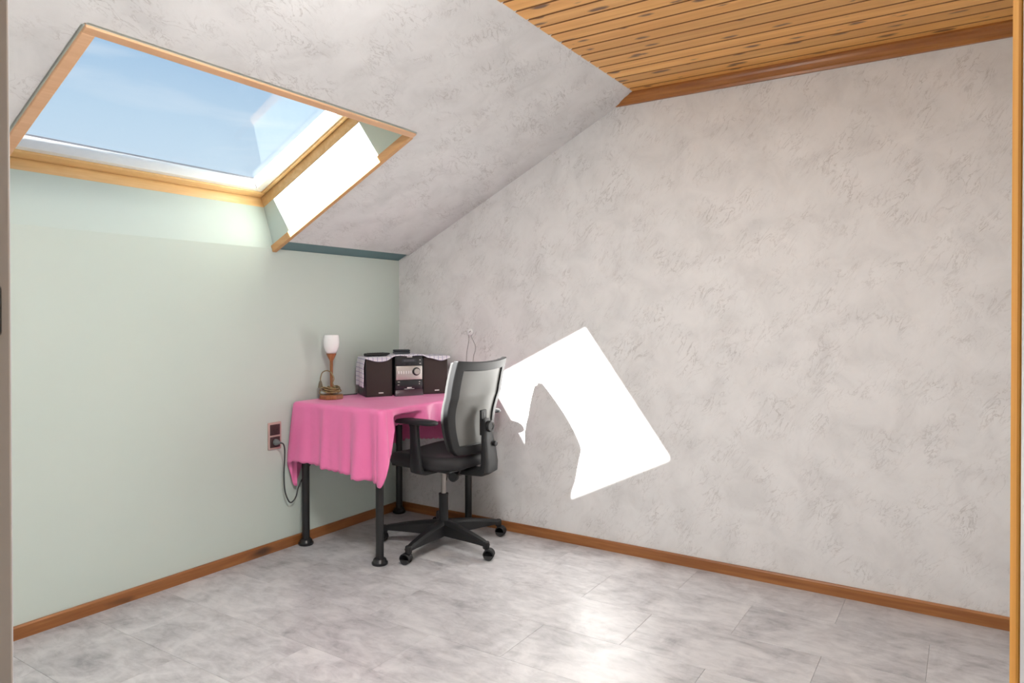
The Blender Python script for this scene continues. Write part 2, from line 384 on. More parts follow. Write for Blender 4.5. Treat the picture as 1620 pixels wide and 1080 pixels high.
# floor with stone-look tiles
sub = struct(MB().box((-0.06, -4.75, -0.08), (XR + 0.06, 0.06, -0.004)).build('floor', M_SUBFLOOR))
TL, TW = 0.632, 0.310
tile_mesh = None
rows = [(-0.92 + TW * k) for k in range(-13, 3)]
ti = 0
for r, y0 in enumerate(rows):
    y1 = min(y0 + TW, 0.0)
    if y1 - y0 < 0.02: continue
    off = 0.006 if (r % 2 == 1) else 0.006 - TL / 2
    x = off - TL
    while x < XR:
        x0, x1 = max(x, 0.0), min(x + TL, XR); x += TL
        if x1 - x0 < 0.02: continue
        full = abs((x1 - x0) - TL) < 1e-6 and abs((y1 - y0) - TW) < 1e-6
        if full and tile_mesh:
            o = bpy.data.objects.new('tile', tile_mesh); COL.objects.link(o); o.parent = sub
        else:
            o = MB().box((0.0003, 0.0003, -0.0045), (x1 - x0 - 0.0003, y1 - y0 - 0.0003, 0.0), 0.0006, 1).build('tile', M_FLOOR, sub)
            if full: tile_mesh = o.data
        o.location = (x0, y0, 0)

# low green wall
struct(MB().box((-0.12, YF - 0.12, -0.02), (0.0, 0.06, Z0 + 0.011)).build('wall_left', M_GREEN))
# back wall, right wall (gable outline under slope and ceiling)
struct(MB().prism([(-0.12, -0.02), (XR + 0.12, -0.02), (XR + 0.12, ZC + 0.1), (XC - 0.05, ZC + 0.1), (-0.12, Z0 + 0.06)], 1, 0.0, 0.12).build('wall_back', M_WALL))
struct(MB().box((XR, -4.75, -0.02), (XR + 0.12, 0.0, ZC + 0.1)).build('wall_right', M_WALL))
# door wall with the opening the camera looks through
DX0, DX1, DZ = 2.2185, 2.9686, 2.06
wf = MB()
wf.prism([(-0.0, 0.0), (DX0 - 0.03, 0.0), (DX0 - 0.03, ZC + 0.05), (XC, ZC + 0.05), (0.0, Z0)], 1, YF - 0.12, YF - 0.001)
wf.box((DX1 + 0.03, YF - 0.12, 0.0), (XR, YF - 0.001, ZC + 0.05))
wf.box((DX0 - 0.03, YF - 0.12, DZ + 0.03), (DX1 + 0.03, YF - 0.001, ZC + 0.05))
struct(wf.build('wall_front', M_WALL))

# sloping ceiling round the skylight
UB = 0.097
sl = MB()
slopebox(sl, UB, UC + 0.02, YF - 0.12, SKY_Y0 - 0.006, 0.0, 0.05)
slopebox(sl, UB, UC + 0.02, SKY_Y1 + 0.006, 0.0, 0.0, 0.05)
slopebox(sl, SKY_U1 + 0.006, UC + 0.02, SKY_Y0 - 0.006, SKY_Y1 + 0.006, 0.0, 0.05)
struct(sl.build('ceiling_slope', M_SLOPE))
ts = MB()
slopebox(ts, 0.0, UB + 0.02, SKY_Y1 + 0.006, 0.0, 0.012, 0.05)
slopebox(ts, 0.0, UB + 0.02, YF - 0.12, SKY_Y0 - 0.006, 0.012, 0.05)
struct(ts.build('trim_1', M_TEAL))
# the roof build-up outside the reveals
rf = MB()
slopebox(rf, -0.3, UC + 2.3, -4.9, SKY_Y0 - 0.012, 0.05, 0.30)
slopebox(rf, -0.3, UC + 2.3, SKY_Y1 + 0.012, 0.14, 0.05, 0.30)
slopebox(rf, 1.07, UC + 2.3, SKY_Y0 - 0.012, SKY_Y1 + 0.012, 0.05, 0.30)
slopebox(rf, -0.3, 0.0, SKY_Y0 - 0.012, SKY_Y1 + 0.012, 0.05, 0.30)
roof = struct(rf.build('roof', M_ROOF))
tiles = MB()
for k in range(7):                           # unseen raised tile rows, added to block sun at the skylight's left edge
    slopebox(tiles, -0.25 + 0.3 * k, 0.07 + 0.3 * k, -4.9, SKY_Y0 + 0.06, 0.40, 0.485)
t_ = tiles.build('sun_blocking_tiles', M_ROOF, roof)
bt = MB(); slopebox(bt, -0.3, UC + 1.0, -4.9, SKY_Y0 - 0.012, 0.30, 0.40); bt.build('batten_layer', M_ROOF, roof)

# painted reveals of the skylight
rv = MB()
FN, FU0, FU1 = 0.243, 0.025, 0.955
rv.hexa([W(0.0, SKY_Y0 - 0.012, 0), W(-0.03, SKY_Y0 - 0.012, 0.0), W(-0.03, SKY_Y1 + 0.012, 0.0), W(0.0, SKY_Y1 + 0.012, 0.0),
         W(FU0, SKY_Y0 - 0.012, FN), W(-0.01, SKY_Y0 - 0.012, FN), W(-0.01, SKY_Y1 + 0.012, FN), W(FU0, SKY_Y1 + 0.012, FN)])
for a, b_ in ((SKY_Y0 - 0.012, SKY_Y0), (SKY_Y1, SKY_Y1 + 0.012)):
    rv.hexa([W(0, a, 0), W(SKY_U1, a, 0), W(SKY_U1, b_, 0), W(0, b_, 0), W(0, a, FN), W(SKY_U1, a, FN), W(SKY_U1, b_, FN), W(0, b_, FN)])
rv.hexa([W(SKY_U1, SKY_Y0, 0), W(SKY_U1 + 0.012, SKY_Y0, 0), W(SKY_U1 + 0.012, SKY_Y1, 0), W(SKY_U1, SKY_Y1, 0),
         W(FU1, SKY_Y0, FN), W(FU1 + 0.012, SKY_Y0, FN), W(FU1 + 0.012, SKY_Y1, FN), W(FU1, SKY_Y1, FN)])
reveal = struct(rv.build('wall_reveal', M_GREEN))

# the skylight itself
win = empty('window_1', W(0.5, -1.6, 0.3)); struct(win, 'wide roof window of varnished pine with one clear pane')
INV = Matrix.Translation(-Vector(W(0.5, -1.6, 0.3)))
def under(o, parent=win):
    o.parent = parent; o.matrix_parent_inverse = INV if parent is win else Matrix.Identity(4); return o
def rail(u0, u1, y0, y1, n0, n1, name, mat, bevel=0.003):
    m = MB(); slopebox(m, u0, u1, y0, y1, n0, n1, bevel); return under(m.build(name, mat, smooth=30))
# fixed frame
rail(-0.01, FU0, SKY_Y0 - 0.03, SKY_Y1 + 0.03, FN, 0.38, 'frame_rail', M_SASH)
rail(FU1, FU1 + 0.05, SKY_Y0 - 0.03, SKY_Y1 + 0.03, FN, 0.38, 'frame_rail', M_SASH)
rail(FU0, FU1, SKY_Y1, SKY_Y1 + 0.035, FN, 0.38, 'frame_stile', M_SASH)
rail(FU0, FU1, SKY_Y0 - 0.035, SKY_Y0, FN, 0.38, 'frame_stile', M_SASH)
# pivoting sash
GU0, GU1 = 0.09, 0.775; SW = 0.040; SS = 0.020
SY0, SY1 = SKY_Y0 + 0.005, SKY_Y1 - 0.005
sash = None
rail(FU0 + 0.004, FU0 + 0.004 + SW, SY0, SY1, 0.295, 0.37, 'sash_rail', M_SASH)
rail(GU1 + 0.02, FU1 - 0.004, SY0, SY1, 0.295, 0.37, 'sash_rail', M_SASH)
rail(FU0 + 0.004 + SW, GU1 + 0.02, SY1 - SS, SY1, 0.295, 0.37, 'sash_stile', M_SASH)
rail(FU0 + 0.004 + SW, GU1 + 0.02, SY0, SY0 + SS, 0.295, 0.37, 'sash_stile', M_SASH)
# pale glazing beads
B0, B1 = 0.304, 0.362
rail(FU0 + 0.004 + SW, GU0, SY0 + SS, SY1 - SS, B0, B1, 'glazing_bead', M_BEAD, 0.002)
rail(GU1, GU1 + 0.02, SY0 + SW, SY1 - SW, B0, B1, 'glazing_bead', M_BEAD, 0.002)
rail(GU0, GU1, SY1 - SW - 0.022, SY1 - SS, B0, B1, 'glazing_bead', M_BEAD, 0.002)
rail(GU0, GU1, SY0 + SS, SY0 + SW + 0.022, B0, B1, 'glazing_bead', M_BEAD, 0.002)
pm = MB(); slopebox(pm, GU0 - 0.005, GU1 + 0.005, SY0 + SW + 0.015, SY1 - SW - 0.015, 0.347, 0.351); under(pm.build('pane', M_GLASS))
# metal cladding outside
rail(-0.03, 0.075, SKY_Y0 - 0.05, SKY_Y1 + 0.05, 0.371, 0.385, 'cladding', M_CLAD)
rail(0.80, 1.06, SKY_Y0 - 0.05, SKY_Y1 + 0.05, 0.371, 0.40, 'cladding', M_CLAD)
rail(0.075, 0.80, SKY_Y1 - 0.045, SKY_Y1 + 0.05, 0.371, 0.385, 'cladding', M_CLAD)
rail(0.075, 0.80, SKY_Y0 - 0.05, SKY_Y0 + 0.045, 0.371, 0.385, 'cladding', M_CLAD)
# wooden strips round the opening in the slope
TT = 0.024
def strip(u0, u1, y0, y1, name='trim_strip'):
    m = MB(); slopebox(m, u0, u1, y0, y1, -0.008, 0.045, 0.002); return m
mt = MB()
slopebox(mt, SKY_U1 - TT, SKY_U1 + 0.002, SKY_Y0 - 0.002, SKY_Y1 + 0.002, -0.008, 0.056, 0.002)
struct(mt.build('trim_2', M_TRIM))
mt = MB(); slopebox(mt, 0.0, SKY_U1 - TT, SKY_Y1 - TT + 0.008, SKY_Y1 + 0.008, -0.008, 0.028, 0.002); struct(mt.build('trim_3', wood_mat('trim_wood_x', (0.76, 0.44, 0.20), (0.62, 0.32, 0.12), (0.2, 0.1, 0.05), 0, False, 0.4)))
mt = MB(); slopebox(mt, 0.0, SKY_U1 - TT, SKY_Y0 - 0.002, SKY_Y0 + 0.034, -0.008, 0.046, 0.002); struct(mt.build('trim_4', M_TRIM))

# flat ceiling of tongue-and-groove pine
cf = struct(MB().box((XC, -4.75, ZC + 0.012), (XR + 0.1, 0.06, ZC + 0.06)).build('ceiling', M_CROWN))
BW = 0.0855; bm_ = None
k = 0
while -k * BW > YF - 0.1:
    y1 = -k * BW; y0 = y1 - BW
    if bm_ is None:
        m = MB(); L0, L1 = XC - 0.0, XR
        prof = [(0.0, 0.012), (0.0, 0.005), (0.003, 0.0), (BW - 0.008, 0.0), (BW - 0.005, 0.004), (BW - 0.005, 0.008), (BW, 0.008), (BW, 0.012)]
        m.prism(prof, 0, L0, L1)
        o = m.build('ceiling_board', M_PINE_X, cf); bm_ = o.data
        bm_.materials.append(M_GROOVE)                 # darker brown on the tongue and groove faces
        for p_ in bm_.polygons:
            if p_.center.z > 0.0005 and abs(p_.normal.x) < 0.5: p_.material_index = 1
    else:
        o = bpy.data.objects.new('ceiling_board', bm_); COL.objects.link(o); o.parent = cf
    o.location = (random.uniform(-0.004, 0.004), y0, ZC)
    k += 1
# moulding along the back wall under the boards
prof = [(0.0, ZC), (-0.044, ZC), (-0.044, ZC - 0.008), (-0.038, ZC - 0.014), (-0.036, ZC - 0.024), (-0.026, ZC - 0.036), (-0.016, ZC - 0.042), (-0.014, ZC - 0.052), (0.0, ZC - 0.052)]
m = MB(); A = []; B = []
for y, z in prof:
    A.append(m.bm.verts.new(((z - Z0) / 0.4917 + 0.002, y, z))); B.append(m.bm.verts.new((XR, y, z)))
m.bm.faces.new(A); m.bm.faces.new(list(reversed(B)))
for i in range(len(prof)): m.bm.faces.new((A[i], B[i], B[(i + 1) % len(prof)], A[(i + 1) % len(prof)]))
struct(m.build('trim_5', M_CROWN))
# skirting boards
BH = 0.05
struct(MB().prism([(0, 0), (0.014, 0), (0.014, BH - 0.006), (0.009, BH), (0, BH)], 1, YF, 0.0).build('baseboard_left', M_BASE_Y))
struct(MB().prism([(0, 0), (-0.014, 0), (-0.014, BH - 0.006), (-0.009, BH), (0, BH)], 0, 0.014, XR).build('baseboard_back', M_BASE_X))
struct(MB().box((XR - 0.014, YF, 0), (XR, -0.014, BH), 0.003).build('baseboard_right', M_BASE_Y))

# door frame the camera looks through
door = empty('door_1', (2.6, YF, 0)); struct(door, 'door opening with a beige jamb and an orange wooden edge')
dinv = Matrix.Translation(-Vector((2.6, YF, 0)))
def dpart(o, label=None):
    o.parent = door; o.matrix_parent_inverse = dinv
    if label: o['label'] = label
    return o
dpart(MB().box((DX0 - 0.03, YF - 0.13, 0), (DX0, YF, DZ), 0.002).build('jamb', M_JAMB), 'beige painted door jamb')
dpart(MB().box((DX0 - 0.09, YF, 0), (DX0 - 0.033, YF + 0.014, DZ), 0.003).build('casing', M_JAMBW))
dpart(MB().box((DX1, YF - 0.0255, 0), (DX1 + 0.04, YF + 0.012, DZ), 0.002).build('edge_strip', M_DOORWOOD), 'orange varnished wooden edge')
dpart(MB().box((DX1 + 0.0008, YF - 0.13, 0), (DX1 + 0.03, YF - 0.0285, DZ), 0.001).build('jamb', M_JAMBW), 'white painted door jamb')
dpart(MB().box((DX0 - 0.03, YF - 0.13, DZ), (DX1 + 0.03, YF, DZ + 0.03), 0.002).build('head_jamb', M_JAMBW))
rx = Matrix.Rotation(math.radians(90), 3, 'Y')
sp = MB(); sp.box((DX0 - 0.004, YF - 0.028, 1.181), (DX0 + 0.0025, YF - 0.0075, 1.229), 0.0045, 3)
dpart(sp.build('strike_plate', M_BLACKMET), 'black strike plate')

# hallway behind the camera
struct(MB().box((1.75, -4.87, -0.02), (XR, -4.75, ZC)).build('wall_hall_end', M_HALL))
struct(MB().box((1.63, -4.75, -0.02), (1.75, YF - 0.12, ZC)).build('wall_hall_side', M_HALL))

# ================================================================== table
TX0, TX1, TY0, TY1, TZ = 0.030, 0.640, -0.830, -0.022, 0.748
desk = empty('side_table', ((TX0 + TX1) / 2, (TY0 + TY1) / 2, 0))
tag(desk, 'small table on four black tube legs under the pink cloth', 'table')
dc = Vector(desk.location)
MB().box((TX0 - dc.x, TY0 - dc.y, TZ - 0.030), (TX1 - dc.x, TY1 - dc.y, TZ), 0.004).build('tabletop', M_TABLE, desk)
lm = None
for lx, ly in ((0.052, -0.780), (0.585, -0.785), (0.585, -0.068), (0.060, -0.068)):
    if lm is None:
        leg = MB().lathe([(0.0195, 0.012), (0.0195, TZ - 0.034), (0.036, TZ - 0.0335), (0.036, TZ - 0.0301)], n=20).build('leg', M_BLACKMET, desk, smooth=40)
        foot = MB().lathe([(0.036, 0.0), (0.039, 0.004), (0.039, 0.012), (0.033, 0.017), (0.031, 0.026), (0.025, 0.031), (0.0197, 0.032)], n=24).build('foot', M_BLACKMET, leg, smooth=40)
        lm = leg
        leg.location = (lx - dc.x, ly - dc.y, 0)
    else:
        leg = dup(lm, (lx - dc.x, ly - dc.y, 0), desk); dup(foot, (0, 0, 0), leg)

# ---------------------------------------------------- pink tablecloth
CZ = TZ + 0.005
def table_cloth():
    x0, x1, y0, y1 = TX0 - 0.004, TX1 + 0.004, TY0 - 0.004, TY1 + 0.004
    R = 0.02
    # perimeter: start at front left corner, along the front (-y), right (+x), back, left
    per = []
    def seg(a, b, nrm, n):
        for i in range(n):
            t = i / n; per.append(((a[0] + (b[0] - a[0]) * t, a[1] + (b[1] - a[1]) * t), nrm))
    def arc(cx, cy, a0, n):
        for i in range(n):
            a = math.radians(a0 + 90 * i / n); per.append(((cx + R * math.cos(a), cy + R * math.sin(a)), (math.cos(a), math.sin(a))))
    seg((x0 + R, y0), (x1 - R, y0), (0, -1), 120); arc(x1 - R, y0 + R, -90, 24)
    seg((x1, y0 + R), (x1, y1 - R), (1, 0), 120); arc(x1 - R, y1 - R, 0, 8)
    seg((x1 - R, y1), (x0 + R, y1), (0, 1), 80); arc(x0 + R, y1 - R, 90, 8)
    seg((x0, y1 - R), (x0, y0 + R), (-1, 0), 100); arc(x0 + R, y0 + R, 180, 24)
    n = len(per)
    # arc length
    s = [0.0]
    for i in range(1, n): s.append(s[-1] + (Vector(per[i][0]) - Vector(per[i - 1][0])).length)
    def sm(a, b, x):
        t = min(1, max(0, (x - a) / (b - a))); return t * t * (3 - 2 * t)
    def depth(i):
        (px, py), (nx, ny) = per[i]
        if i < 120:                                  # front: hem a little lower towards the right end
            t = i / 120; d = 0.300 + 0.052 * t
            d += 0.020 * (1 - sm(0.0, 0.10, t))
        elif i < 144:
            t = (i - 120) / 24; d = 0.365 * (1 - sm(0.3, 1, t)) + 0.25 * sm(0.3, 1, t)
        elif i < 264:
            t = (i - 144) / 120; d = 0.25 * (1 - sm(0, 0.055, t)) + 0.105 * sm(0, 0.055, t) + 0.012 * t
        elif i < 272:
            t = (i - 264) / 8; d = 0.117 * (1 - t) + 0.26 * t
        elif i < 352:
            t = (i - 272) / 80; d = 0.26 + 0.06 * t
        elif i < 360: d = 0.33
        elif i < 460:
            t = (i - 360) / 100; d = 0.34 + 0.02 * math.sin(5 * t)
            d += 0.10 * sm(0.90, 1.0, t)
        else:
            t = (i - 460) / 24; d = 0.45 * (1 - sm(0.15, 0.75, t)) + 0.320 * sm(0.15, 0.75, t)
        return d + 0.006 * abs(math.sin(s[i] * math.pi / 0.036)) - 0.004   # scalloped hem
    def wave(i, f):
        (px, py), (nx, ny) = per[i]
        if i < 120:
            t = i / 120
            w = 0.010 * math.sin(t * 16.5 + 0.7) + 0.007 * math.sin(t * 31 + 2.0) + 0.004 * math.sin(t * 53)
            w += 0.022 * math.exp(-((t - 0.80) / 0.05) ** 2) - 0.012 * math.exp(-((t - 0.90) / 0.04) ** 2)
            w += 0.016 * math.exp(-((t - 0.10) / 0.05) ** 2)
            return 0.014 + w
        if i < 144: return 0.014 + 0.020 * math.sin((i - 120) / 24 * math.pi * 1.0)
        if i < 264:
            t = (i - 144) / 120; return 0.010 + 0.010 * math.sin(t * 19 + 1.2) + 0.006 * math.sin(t * 37)
        if i < 272: return 0.010
        if i < 352: return 0.004 + 0.003 * math.sin(i * 0.4)
        if i < 360: return 0.006
        if i < 460: return 0.008 + 0.004 * math.sin(i * 0.31)
        t = (i - 460) / 24; return 0.010 + 0.016 * math.sin(t * math.pi)
    m = MB(); bm = m.bm
    K = 22; rings = []
    for j in range(K + 1):
        f = j / K; ring = []
        for i in range(n):
            (px, py), (nx, ny) = per[i]; d = depth(i) * f
            # round over the table edge, then hang
            er = 0.012
            if d < er * 1.57:
                a = d / er; out = er * math.sin(a) * 0.6; dz = er * (1 - math.cos(a))
            else:
                out = er * 0.6; dz = d - er * 0.57
            g = f ** 0.8
            out += wave(i, f) * g
            x = px + nx * out; y = py + ny * out
            if i < 120 or i >= 460:                  # the left part of the front swings to the wall
                x -= 0.030 * f * (1 - sm(0, 0.22, (i / 120 if i < 120 else 0))) * (1 if i < 120 else sm(0.35, 0.8, (i - 460) / 24) * 1.6 - 0.6)
            if i < 144 and i > 100: x += 0.012 * f * sm(100, 120, i)
            if 144 <= i < 264:                       # pushed in under the table edge by the chair's armrest
                k = (1 - sm(0.05, 0.115, abs(y + 0.662))) * sm(0.028, 0.05, dz); x = x + (0.566 - x) * k
            x = max(x, 0.004); y = min(y, -0.004)
            ring.append(bm.verts.new((x, y, CZ - dz)))
        rings.append(ring)
    for a, b in zip(rings[:-1], rings[1:]):
        for i in range(n): bm.faces.new((a[i], a[(i + 1) % n], b[(i + 1) % n], b[i]))
    # top sheet
    inner = []
    cx, cy = (x0 + x1) / 2, (y0 + y1) / 2
    prev = rings[0]
    for q in range(1, 9):
        f = 1 - q / 9
        ring = []
        for i in range(n):
            px, py = per[i][0]; x = cx + (px - cx) * f; y = cy + (py - cy) * f
            z = CZ + 0.0012 * math.sin(x * 31 + y * 17) * (1 - f) * min(1, q / 2)
            ring.append(bm.verts.new((x, y, z)))
        for i in range(n): bm.faces.new((prev[i], prev[(i + 1) % n], ring[(i + 1) % n], ring[i]))
        prev = ring
    c = bm.verts.new((cx, cy, CZ))
    for i in range(n): bm.faces.new((prev[i], prev[(i + 1) % n], c))
    o = m.build('tablecloth', M_PINK, smooth=180)
    sol = o.modifiers.new('thickness', 'SOLIDIFY'); sol.thickness = 0.0014; sol.offset = 1
    return o
tag(table_cloth(), 'pink satin tablecloth with a scalloped hem draped over the small table', 'tablecloth')
# hanging corner tail of the cloth beside the wall
CT_Z = CZ + 0.0016

# ================================================================== table lamp
lp = (0.095, -0.640, CT_Z)
lamp = tag(empty('table_lamp', lp), 'small wooden table lamp with a white tulip glass shade and coiled cord', 'lamp')
MB().lathe([(0.062, 0.0), (0.066, 0.004), (0.066, 0.018), (0.060, 0.024), (0.010, 0.024)], rot=Matrix.Rotation(math.radians(22.5), 3, 'Z'), n=8).build('base', M_LAMPWOOD, lamp)
MB().lathe([(0.0105, 0.024), (0.0085, 0.034), (0.0080, 0.10), (0.0085, 0.20), (0.0095, 0.206)], n=16).build('stem', M_LAMPWOOD, lamp, smooth=40)
MB().lathe([(0.0095, 0.205), (0.013, 0.213), (0.020, 0.226), (0.026, 0.239), (0.027, 0.243), (0.0245, 0.243)], n=24).build('shade_holder', M_LAMPWOOD, lamp, smooth=40)
shade = MB().lathe([(0.0, 0.2435), (0.024, 0.2435), (0.033, 0.258), (0.040, 0.280), (0.0425, 0.302), (0.041, 0.325), (0.0375, 0.343), (0.0345, 0.343), (0.038, 0.324), (0.0395, 0.302), (0.037, 0.282), (0.030, 0.262), (0.0, 0.250)], n=32, cap=False).build('lamp_shade', M_OPAL, lamp, smooth=60)
# coil of flex round the foot, and the loop with the plug
rnd = random.Random(4); pts = []
for i in range(150):
    a = i * 0.42; rr = 0.034 + 0.016 * math.sin(i * 0.29 + 1) + rnd.uniform(-0.004, 0.004)
    pts.append((rr * math.cos(a) * 1.05, rr * math.sin(a), 0.028 + 0.030 * (i / 150) + 0.012 * (0.5 + 0.5 * math.sin(i * 0.83))))
end = pts[-1]
rgt = Vector((0.838, 0.545, 0))
def lv(a, z, d=0.0): v = rgt * a + Vector((0.545, -0.838, 0)) * d; return (v.x, v.y, z)
loop = spline([end, lv(0.012, 0.085, 0.02), lv(0.018, 0.110, 0.02), lv(0.004, 0.140, 0.015), lv(-0.020, 0.152, 0.012), lv(-0.045, 0.142, 0.012), lv(-0.055, 0.115, 0.012), lv(-0.056, 0.098, 0.012)], 6)
MB().tube(pts + loop[1:], 0.0030, 6).build('cord', M_GOLDCORD, lamp, smooth=60)
tail = spline([pts[5], lv(-0.040, 0.062, 0.02), lv(-0.054, 0.052, 0.015), lv(-0.058, 0.030, 0.02), lv(-0.040, 0.027, 0.03)], 6)
MB().tube(tail, 0.0030, 6).build('cord', M_GOLDCORD, lamp, smooth=60)
pg = MB(); pc = lv(-0.056, 0.0, 0.012)
pg.lathe([(0.004, 0.098), (0.007, 0.092), (0.010, 0.080), (0.0125, 0.066), (0.0125, 0.060), (0.004, 0.0595)], loc=(pc[0], pc[1], 0), n=12)
pgo = pg.build('plug', plain('bronze_plug', (0.16, 0.14, 0.09), 0.5, noise=0.1), lamp, smooth=40)
pp = MB()
for d_ in (-0.006, 0.006): pp.lathe([(0.002, 0.060), (0.002, 0.044)], loc=(pc[0] + rgt.x * d_, pc[1] + rgt.y * d_, 0), n=8)
pp.build('plug_pin', M_CHROME, pgo, smooth=40)

# ================================================================== stereo
RZ = math.atan2(0.848, 0.530); ex = Vector((0.530, 0.848, 0)); eb = Vector((-0.848, 0.530, 0))
P0 = Vector((0.211, -0.499, CT_Z))
SWD, SHT, SDP = 0.150, 0.214, 0.180
def speaker(name, loc, label):
    r = tag(empty(name, loc, RZ), label, 'speaker', 'pair of hi-fi speakers')
    MB().box((0, 0.008, 0.0), (SWD, SDP, SHT), 0.003).build('cabinet', M_SPKSIDE, r, smooth=30)
    MB().box((0.004, 0.0, 0.004), (SWD - 0.004, 0.009, SHT - 0.004), 0.003).build('grille', M_GRILLE, r, smooth=30)
    MB().box((SWD / 2 - 0.005, -0.0012, 0.018), (SWD / 2 + 0.022, 0.0005, 0.024), 0.0004, 1).build('badge', M_MARK, r)
    return r
speaker('hifi_speaker', P0, 'black hi-fi speaker nearest the table lamp, left of the silver-panelled stereo')
pm_ = P0 + ex * (SWD + 0.012) - eb * 0.012
st = tag(empty('stereo_unit', pm_, RZ), 'black compact stereo with a silver front panel between two speakers', 'stereo')
UW, UH, UD = 0.156, 0.226, 0.185
MB().box((0, 0.010, 0.0), (UW, UD, UH - 0.002), 0.003).build('cabinet', M_HIFI, st, smooth=30)
MB().box((0.002, 0.0, UH - 0.058), (UW - 0.002, 0.011, UH - 0.003), 0.002).build('top_panel', M_HIFI, st, smooth=30)
MB().box((0.036, -0.0008, UH - 0.040), (0.118, 0.001, UH - 0.020), 0.0004, 1).build('display', M_DISPLAY, st)
mk = MB()
for i in range(7): mk.box((0.048 + i * 0.009, -0.0012, UH - 0.035), (0.053 + i * 0.009, -0.0007, UH - 0.025))
mk.build('display_digits', plain('lcd_digits', (0.09, 0.09, 0.10), 0.3, noise=0.05), st)
MB().box((0.066, -0.0012, UH - 0.012), (0.096, 0.0005, UH - 0.007), 0.0003, 1).build('badge', M_MARK, st)
for bx_ in (0.048, 0.078, 0.108, 0.120):
    MB().box((bx_, -0.0015, UH - 0.052), (bx_ + 0.010, 0.0005, UH - 0.048), 0.0004, 1).build('button', M_GREYPL, st)
for bz in (UH - 0.030, UH - 0.050):
    MB().box((0.138, -0.0015, bz), (0.145, 0.0005, bz + 0.004), 0.0004, 1).build('button', M_MARK, st)
MB().box((0.003, -0.004, UH - 0.137), (UW - 0.003, 0.011, UH - 0.060), 0.002).build('silver_panel', M_SILVER, st, smooth=30)
for i in range(6):
    MB().box((0.014 + i * 0.014, -0.0065, UH - 0.104), (0.0205 + i * 0.014, -0.0035, UH - 0.088), 0.001, 1).build('key', M_MARK, st)
ry = Matrix.Rotation(math.radians(90), 3, 'X')
kn = MB().lathe([(0.023, 0.0), (0.023, 0.005), (0.021, 0.006)], loc=(0.118, -0.0035, UH - 0.092), rot=ry, n=28).build('volume_knob', M_HIFI, st, smooth=40)
MB().lathe([(0.0165, 0.006), (0.0165, 0.012), (0.0150, 0.0135)], loc=(0.120, -0.0035, UH - 0.092), rot=ry, n=28).build('knob_cap', M_SILVER, kn, smooth=40)
MB().box((0.002, -0.001, UH - 0.190), (UW - 0.002, 0.011, UH - 0.139), 0.002).build('disc_door', M_HIFI, st, smooth=30)
for (bx_, bz, w_) in ((0.012, UH - 0.150, 0.012), (0.012, UH - 0.166, 0.010), (0.134, UH - 0.152, 0.008), (0.134, UH - 0.164, 0.006)):
    MB().box((bx_, -0.0022, bz), (bx_ + w_, -0.0008, bz + 0.004), 0.0004, 1).build('button', M_SILVER, st)
MB().box((0.066, -0.0020, UH - 0.184), (0.092, -0.0008, UH - 0.179), 0.0003, 1).build('badge', M_MARK, st)
MB().box((0.050, -0.0016, UH - 0.189), (0.108, -0.0008, UH - 0.187), 0.0002, 1).build('badge', M_MARK, st)
m = MB(); m.hexa([(-0.004, -0.012, 0.0), (UW + 0.001, -0.012, 0.0), (UW + 0.001, 0.02, 0.0), (-0.004, 0.02, 0.0), (0.0, -0.001, 0.034), (UW, -0.001, 0.034), (UW, 0.02, 0.034), (0.0, 0.02, 0.034)], 0.0015); m.build('plinth', M_HIFIBASE, st, smooth=30)
pr = P0 + ex * (SWD + 0.012 + UW + 0.008) + eb * 0.006
speaker('hifi_speaker', pr, 'black hi-fi speaker nearest the marbled wall, right of the silver-panelled stereo')

# ---------------------------------------------------- checked towel over the stereo
AL = SWD + 0.012 + UW + 0.008 + SWD
def towel():
    m = MB(); bm = m.bm; NA, NB = 110, 46
    top_s, top_u = SHT + 0.003, UH + 0.002
    def smst(a, b, x):
        t = min(1, max(0, (x - a) / (b - a))); return t * t * (3 - 2 * t)
    LH = 0.165                                     # how far it hangs down the left side
    def pt(fa, fb):
        a = -LH + fa * (AL + LH + 0.010); b = -0.030 + fb * 0.195   # b<0 hangs over the front
        # height profile along the row
        lift = smst(SWD - 0.03, SWD + 0.012, a) * (1 - smst(SWD + 0.012 + UW, SWD + UW + 0.05, a))
        z = top_s + (top_u - top_s) * lift + 0.0015 * math.sin(a * 60) * math.sin(b * 50)
        front_edge = -0.004 - 0.010 * lift
        hang = 0.008 + 0.022 * (0.5 + 0.5 * math.sin(a * 36.0 - 1.2)) * (1 - lift) + 0.003 * lift
        x = a; y = b
        if b < front_edge:
            k = min(1.0, (front_edge - b) / 0.030); y = front_edge - 0.003 - 0.002 * k; z -= hang * k
        if a < -0.004:
            d = -0.004 - a; x = -0.006 - 0.010 * min(1, d / 0.05) - 0.006 * math.sin(b * 40) * min(1, d / 0.1)
            z = top_s - d - (0.0 if b >= 0 else 0.004); y = max(b, -0.006) + 0.020 * (d / LH) * (1 - fb)
            y = y + 0.0
        if a > AL + 0.002: z -= (a - AL - 0.002) * 0.8
        v = P0 + ex * x + eb * y; return Vector((v.x, min(v.y, -0.004), v.z + z))
    uv = bm.loops.layers.uv.new('uv')
    g = [[bm.verts.new(pt(i / NA, j / NB)) for j in range(NB + 1)] for i in range(NA + 1)]
    for i in range(NA):
        for j in range(NB):
            f = bm.faces.new((g[i][j], g[i + 1][j], g[i + 1][j + 1], g[i][j + 1]))
            for lp_, (ii, jj) in zip(f.loops, ((i, j), (i + 1, j), (i + 1, j + 1), (i, j + 1))): lp_[uv].uv = (ii / NA, jj / NB)
    o = m.build('tea_towel', M_TOWEL, smooth=180)
    sol = o.modifiers.new('thickness', 'SOLIDIFY'); sol.thickness = 0.0015; sol.offset = 0
    return o
tag(towel(), 'white tea towel with thin blue checks laid over the stereo and speakers', 'towel')

